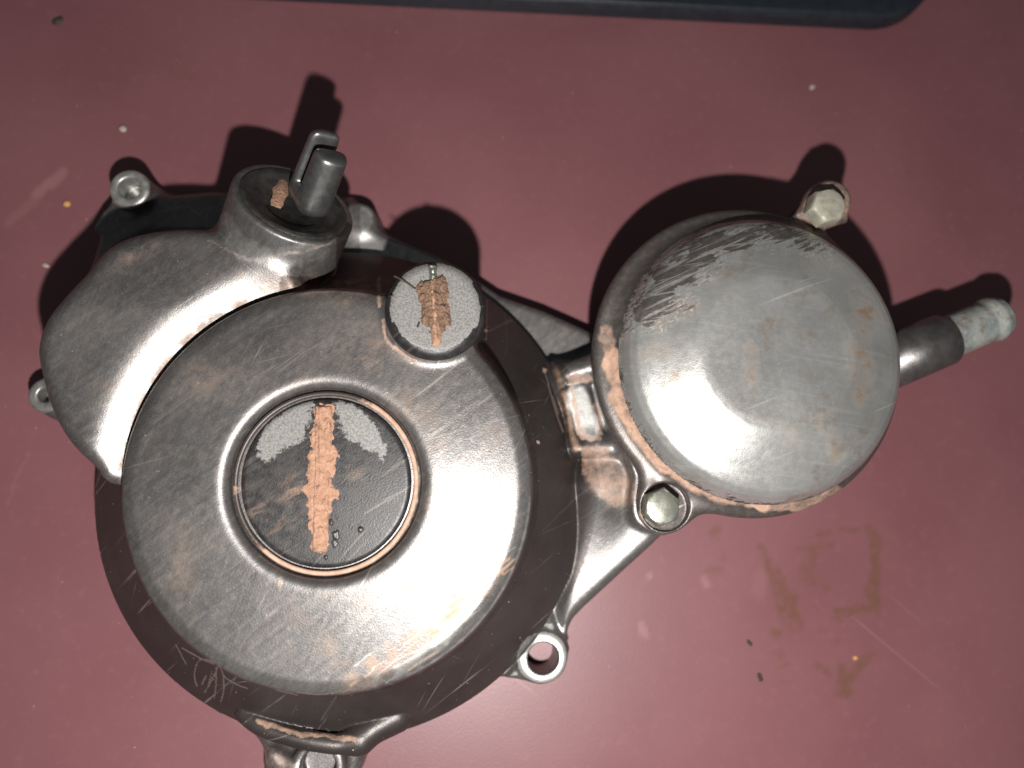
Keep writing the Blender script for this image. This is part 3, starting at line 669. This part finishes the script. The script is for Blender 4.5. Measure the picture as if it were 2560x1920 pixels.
def leaned(me, k=1.0):
    V = verts(me); V[:, 2] += k*lean(V[:, 0], V[:, 1]); me.vertices.foreach_set('co', V.ravel()); me.update(); return me
def big_plug():
    c = W(815, 1207, .455); R = 207*(H-.455)/F_PX
    rs = list(np.linspace(0, R-.012, 70))+[R-.007, R-.002, R, R]; zs = [.4535]*70+[.4525, .449, .443, .41]
    me = disc_mesh('inspection_plug', c, rs, zs, 260)
    V = verts(me); p = PX(V); x, y = p[:, 0], p[:, 1]
    def patch(pts): return np.clip(.5-poly_sd(p, spline(pts, 4))/52, 0, 1)
    b = patch([(648, 1140), (650, 1100), (668, 1060), (700, 1030), (740, 1008), (785, 1002), (778, 1040), (765, 1070), (760, 1098), (720, 1115), (690, 1140), (668, 1150)])
    b = np.maximum(b, patch([(842, 1006), (880, 1012), (918, 1040), (945, 1075), (962, 1110), (958, 1150), (940, 1135), (905, 1112), (870, 1092), (852, 1065), (845, 1035)]))
    b = np.maximum(b, .42*(1-sstep(.4, 1.2, np.hypot(x-900, y-1325)/12))*0)
    film = .55*np.exp(-((x-640)/70)**2-((y-1300)/60)**2)+.25*np.exp(-((x-880)/50)**2-((y-1185)/16)**2)+.6*np.exp(-((x-740)/30)**2-((y-1230)/40)**2)
    attr(me, 'bare', b); attr(me, 'film', film); leaned(me)
    o = obj('inspection_plug', me, M_PLUG, root); o['label'] = 'large black slotted plug with clay packed in its slot'
    rr = 219*(H-.455)/F_PX
    ring = obj('seal_ring', leaned(lathe('seal_ring', arc(rr, .448, .0062, -180, 180, 12), 160, None, (c[0], c[1], 0))), M_RING, o)
    rv = verts(ring.data); ra = np.degrees(np.arctan2(rv[:, 1]-c[1], rv[:, 0]-c[0]))
    attr(ring.data, 'mud', .06+.94*sstep(125, 70, np.abs(ra+35))+.5*np.exp(-((ra+175)/7)**2))  # clay colour on the right and lower arc, dark towards the upper left
    gap = obj('groove', lathe('groove', [(R-.004, .436), (rr+.012, .436), (rr+.012, .430), (R-.004, .430), (R-.004, .436)], 120, None, (c[0], c[1], 0)), M_RUBBER, o); leaned(gap.data)
    pts = [(792, 1014), (832, 1016), (833, 1070), (833, 1112), (846, 1140), (838, 1170), (826, 1205), (848, 1236), (830, 1252), (826, 1275), (820, 1300), (815, 1370), (806, 1382), (778, 1378), (774, 1330), (770, 1300), (764, 1262), (768, 1245), (750, 1228), (764, 1205), (768, 1160), (778, 1120), (776, 1080), (786, 1060)]
    bar = obj('dried_clay', leaned(heightfield('dried_clay', pts, .4535, .0045, 2.0, 3, 9, 9, None, 3)), M_CLAY, o)
    straight = [(789, 1014), (810, 1014), (832, 1016), (831, 1060), (829, 1120), (826, 1180), (824, 1240), (820, 1300), (815, 1370), (811, 1381), (796, 1382), (779, 1379), (778, 1360), (781, 1300), (783, 1240), (786, 1180), (787, 1120), (788, 1060)]
    obj('slot_filling', leaned(heightfield('slot_filling', straight, .4535, .0085, 1.6, 21, 1.6, 5, [(803, 1024), (802, 1200), (799, 1240)], 1)), M_CLAY, o)
    bar['label'] = 'crust of orange dried clay spread along the slot'
    # chips of lifted enamel below the bar
    for u, v, s in [(828, 1305, 10), (838, 1338, 13), (836, 1360, 9), (899, 1326, 10), (812, 1395, 6)]:
        pp = [(u+s*math.cos(a)*random.uniform(.5, 1.1), v+1.3*s*math.sin(a)*random.uniform(.5, 1.1)) for a in np.linspace(0, 6.28, 8)[:-1]]
        obj('enamel_chip', leaned(heightfield('enamel_chip', pp, .4535, .004, 2.5, int(u), 3, 5)), M_RUBBER, o)
big_plug()

def small_plug():
    c = W(1088, 772, .520); R = 129*(H-.520)/F_PX
    rs = list(np.linspace(0, R-.030, 50))+[R-.024, R-.017, R-.010, R-.004, R, R]; zs = [.520]*50+[.5195, .5175, .513, .5065, .499, .46]
    me = disc_mesh('timing_plug', c, rs, zs, 200)
    V = verts(me); p = PX(V)
    b = np.clip(1.15-np.hypot(p[:, 0]-1088, p[:, 1]-768)/112*.62, 0, 1)
    attr(me, 'bare', np.where(np.hypot(p[:, 0]-1088, p[:, 1]-768) < 112, np.maximum(b, .78), .05)); attr(me, 'film', np.zeros(len(V)))
    o = obj('timing_plug', me, M_PLUG, root); o['label'] = 'small grey slotted plug with a lump of brown mud on it'
    pts = [(1064, 702), (1100, 690), (1118, 705), (1120, 745), (1118, 765), (1128, 780), (1120, 810), (1106, 826), (1092, 832), (1072, 824), (1054, 806), (1050, 780), (1050, 745), (1044, 725), (1046, 706)]
    a = obj('dried_mud', heightfield('dried_mud', pts, .520, .013, 1.7, 11, 11, 14, [(1085, 700), (1088, 780)]), mat_mud(), o)
    a['label'] = 'crumbly lump of brown mud in the slot of the small plug'
    bar = [(1073, 700), (1091, 700), (1092, 720), (1096, 790), (1103, 830), (1104, 858), (1096, 866), (1080, 864), (1078, 830), (1078, 780), (1074, 720)]
    obj('slot_filling', heightfield('slot_filling', bar, .520, .0125, 1.7, 4, 1.5, 5, [(1081, 700), (1086, 800), (1090, 850)], 1), M_CLAY, o)
    tip = [(1071, 662), (1091, 662), (1091, 700), (1087, 712), (1078, 712)]
    obj('slot_end', heightfield('slot_end', tip, .5235, .011, 1.7, 4, 1, 5, None, 1), M_ZINC, o)
    for pts in ([(985, 690), (1010, 702), (1038, 722)], [(975, 742), (982, 738)], [(1044, 818), (1048, 806)]):
        cu = spline([W(u, v, .523) for u, v in pts], 5, False)
        obj('straw', tube_mesh('straw', cu, .0022), M_CRUMB_D, o)

def tube_mesh(name, pts, r, n=8):
    pts = [Vector(p) for p in pts]; V = []; F = []
    rs = r if isinstance(r, (list, tuple, np.ndarray)) else [r]*len(pts)
    for i, p in enumerate(pts):
        t = (pts[min(i+1, len(pts)-1)]-pts[max(i-1, 0)]).normalized(); a = t.orthogonal().normalized() if i == 0 else (pa-t*pa.dot(t)).normalized(); pa = a; b = t.cross(a)
        for k in range(n): w = 2*math.pi*k/n; V.append(p+(a*math.cos(w)+b*math.sin(w))*rs[i])
    for i in range(len(pts)-1):
        for k in range(n): F.append((i*n+k, i*n+(k+1) % n, (i+1)*n+(k+1) % n, (i+1)*n+k))
    F.append(tuple(range(n))[::-1]); F.append(tuple(range((len(pts)-1)*n, len(pts)*n)))
    return new_mesh(name, np.array([tuple(v) for v in V]), F)
def mat_mud():
    t = NT('brown_mud'); n = t.noise(70, 6, .72); m = t.noise(26, 4, .6)
    col = t.mix(t.ramp(n, .3, .72), (.12, .072, .046), (.31, .185, .125)); col = t.mix(t.ramp(m, .5, .7), col, (.27, .155, .10))
    t.bump(t.math('ADD', n, t.math('MULTIPLY', t.noise(160, 3, .6), .4)), .9, .014); return t.fin(col, .95, 0.0)
small_plug()

# ------------------------------------------------------------------ release shaft, seal, pipe
def release():
    e1 = Vector((-.8, .6, 0)); a = Vector(AX); e1 = (e1-a*e1.dot(a)).normalized(); e1 = (e1*.8-a.cross(e1)*.6).normalized()
    L = Vector(LID)
    r = R_LID-.010
    prof = [(0, -.020), (r*.50, -.020), (r*.58, -.012), (r*.70, -.010), (r*.80, -.004), (r*.92, .004), (r*.98, .000), (r, -.012), (r, -.05)]
    seal = obj('shaft_seal', lathe('shaft_seal', prof, 96, a, L), M_RUBBER, root); seal['label'] = 'black rubber seal in the tilted boss'
    # clay on the seal
    c = L-a*.010+Vector((.02, -.015, 0)); t2 = a.cross(e1)
    bm = bmesh.new(); rows = []
    for i in range(9):
        row = []
        for k in range(5):
            u = -.075+.15*i/8; w = (-.019+.0095*k)*(1+.15*math.sin(i*1.9))*(.55+.45*math.sin(math.pi*(i+.6)/9.2))
            hgt = .012*math.sin(math.pi*i/8)*math.sin(math.pi*k/4)+.003*random.random()-.004
            P = c+e1*.075+t2*.035+(Vector((.28, .96, 0))-a*a.dot(Vector((.28, .96, 0)))).normalized()*u+(a.cross((Vector((.28, .96, 0))-a*a.dot(Vector((.28, .96, 0)))).normalized()))*w+a*hgt
            row.append(bm.verts.new(P))
        rows.append(row)
    for i in range(8):
        for k in range(4): bm.faces.new((rows[i][k], rows[i+1][k], rows[i+1][k+1], rows[i][k+1]))
    bmesh.ops.recalc_face_normals(bm, faces=bm.faces)
    m = bpy.data.meshes.new('dried_clay'); bm.to_mesh(m); bm.free(); m.polygons.foreach_set('use_smooth', np.full(len(m.polygons), True))
    obj('dried_clay', m, M_CLAY, seal)
    # forked shaft by distance field
    S0 = L+Vector((.042, .030, 0))+a*(-.02)
    lo_ = np.minimum(np.array(S0)-.14, np.array(S0+a*.26)-.14); hi_ = np.maximum(np.array(S0)+.14, np.array(S0+a*.26)+.14)
    g = Grid(lo_, hi_, .005)
    sh = g.cyl(np.array(S0)-AX*.02, AX, .205, .074, .064, .03)
    X3 = g.X3-S0[0]; Y3 = g.Y3-S0[1]; Z3 = g.Z-S0[2]
    s_ = X3*e1[0]+Y3*e1[1]+Z3*e1[2]; t_ = X3*AX[0]+Y3*AX[1]+Z3*AX[2]; w_ = X3*t2[0]+Y3*t2[1]+Z3*t2[2]
    slot = np.maximum(np.abs(s_-.010)-.014, .03-t_)
    sh = smax(sh, -slot, .012); sh = smax(sh, np.abs(w_)-.046, .026)
    near_cut = np.maximum(-(s_), t_-.185)                      # the near prong is a little shorter
    sh = smax(sh, np.where(s_ < 0, t_-.165, -1), .015)
    me, N = nets('release_shaft', sh.astype(np.float32), g)
    obj('release_shaft', me, M_STEEL, root)['label'] = 'forked dark steel shaft end standing out of the seal'
release()

def pipe():
    a = Vector(W(2262, 888, .25)); b = Vector(W(2362, 848, .245)); d = (Vector(W(2500, 790, .235))-b); ln = d.length; ax = d.normalized()
    rc = 70*(H-.25)/F_PX; r = 56*(H-.24)/F_PX
    Lc = (b-a).length+.10; st = b-ax*Lc
    col = obj('pipe_collar', lathe('pipe_collar', [(0, 0), (rc, 0), (rc, Lc-.010)]+arc(rc-.010, Lc-.010, .010, 0, 90, 5)+[(r-.004, Lc)], 72, ax, st), M_COLLAR, root)
    L = ln
    prof = [(r, -.05), (r, L*.60), (r*.97, L*.66), (r*.95, L*.70), (r*1.04, L*.76), (r*1.10, L*.82), (r*1.07, L*.87), (r*.98, L*.92), (r*.97, L*.97), (r*.90, L), (r*.70, L), (r*.68, L-.05), (0, L-.05)]
    o = obj('pipe', lathe('pipe', prof, 72, ax, b), M_PIPE, root); o['label'] = 'short oxidised hose pipe with a beaded end'
pipe()

# ------------------------------------------------------------------ black tray at the far edge of the table
def tray():
    base = [W(560, -2, .0), W(2150, 76, .0)]
    p0 = Vector(base[0]); p1 = Vector(base[1]); dx = (p1-p0).normalized(); dy = Vector((-dx.y, dx.x, 0))
    bm = bmesh.new(); Lx = 2.6; rc = .24
    end = p1+dx*.26
    out = [end-dx*Lx, end-dx*rc]
    for i in range(1, 13):
        t = math.pi/2*i/12; out.append(end-dx*rc+dy*rc+dx*rc*math.sin(t)-dy*rc*math.cos(t))
    out += [end+dy*1.4, end-dx*Lx+dy*1.4]
    cen = sum(out, Vector())/len(out)
    def ring(ins, z):
        vs = []
        n = len(out)
        for i, p in enumerate(out):
            e0 = (p-out[i-1]).normalized(); e1_ = (out[(i+1) % n]-p).normalized(); nn = Vector((-(e0+e1_).y, (e0+e1_).x, 0)).normalized()
            vs.append(bm.verts.new(p+nn*ins+Vector((0, 0, z))))
        return vs
    R = [ring(.01, .0), ring(0, .006), ring(0, .05), ring(.006, .064), ring(.02, .070), ring(.10, .070), ring(.115, .064), ring(.13, .03)]
    for a_, b_ in zip(R[:-1], R[1:]):
        for i in range(len(out)): j = (i+1) % len(out); bm.faces.new((a_[i], a_[j], b_[j], b_[i]))
    bm.faces.new(R[-1]); bm.faces.new(R[0][::-1])
    bmesh.ops.recalc_face_normals(bm, faces=bm.faces)
    m = bpy.data.meshes.new('black_tray'); bm.to_mesh(m); bm.free()
    o = obj('black_tray', m, M_TRAY); o['category'] = 'tray'; o['label'] = 'black plastic tray with a rounded corner at the far edge of the table'
tray()

# ------------------------------------------------------------------ crumbs on the table
def crumb(name, u, v, s, el, rot, mat, lab):
    bm = bmesh.new(); bmesh.ops.create_icosphere(bm, subdivisions=2, radius=1)
    k = H/F_PX
    for vv in bm.verts:
        f = .75+.45*random.random(); c = vv.co*f; x, y = c.x*s*el*k, c.y*s*k
        vv.co = (x*math.cos(rot)-y*math.sin(rot), x*math.sin(rot)+y*math.cos(rot), max(c.z, -.6)*s*.5*k+.3*s*k)
    m = bpy.data.meshes.new(name); bm.to_mesh(m); bm.free(); m.polygons.foreach_set('use_smooth', np.full(len(m.polygons), True))
    o = obj(name, m, mat); o.location = W(u, v, 0); o['category'] = 'crumb'; o['label'] = lab; o['group'] = 'crumbs lying on the table'
crumb('dark_crumb', 145, 53, 9, 1.6, .6, M_CRUMB_D, 'dark seed-like crumb alone in the top left corner of the table')
crumb('dark_crumb', 1874, 1608, 4.5, 2.1, -.9, M_CRUMB_D, 'thin slanted dark crumb left of the brown table stains')
crumb('dark_crumb', 1899, 1692, 6, 1.8, -1.2, M_CRUMB_D, 'dark crumb below the slanted one, lowest of the stained patch')
crumb('pale_crumb', 308, 323, 9, 1.2, .3, M_CRUMB_P, 'pale crumb above the upper left lug of the engine cover')
crumb('pale_crumb', 2030, 218, 7, 1.3, .9, M_CRUMB_P, 'pale crumb on the table between the tray corner and the filter cap')
M_CRUMB_O = mat_simple('orange_crumb', (.45, .22, .08), (.58, .30, .12), .8, 0.0, 60, .4)
crumb('orange_crumb', 168, 510, 8, 1.1, .3, M_CRUMB_O, 'orange crumb left of the upper left lug of the engine cover')
crumb('orange_crumb', 2138, 1644, 6, 1.2, .3, M_CRUMB_O, 'orange crumb beside the lowest brown stain at lower right')
crumb('pale_crumb', 115, 664, 6, 1.6, -.4, M_CRUMB_P, 'pale crumb beside the shadow left of the engine cover')

def grit():
    bm = bmesh.new(); k = H/F_PX
    for i in range(70):
        u = RNG.uniform(0, 2560); v = RNG.uniform(30, 1920); s = RNG.uniform(.8, 2.0)*k; c = W(u, v, 0)
        r = bmesh.ops.create_icosphere(bm, subdivisions=1, radius=s)
        for vv in r['verts']: vv.co = Vector((vv.co.x*(.7+.6*random.random())+c[0], vv.co.y*(.7+.6*random.random())+c[1], vv.co.z*.6+s*.4))
    m = bpy.data.meshes.new('grit'); bm.to_mesh(m); bm.free()
    o = obj('grit', m, M_CRUMB_P); o['kind'] = 'stuff'; o['label'] = 'fine pale grit and dust specks scattered over the table'
grit()
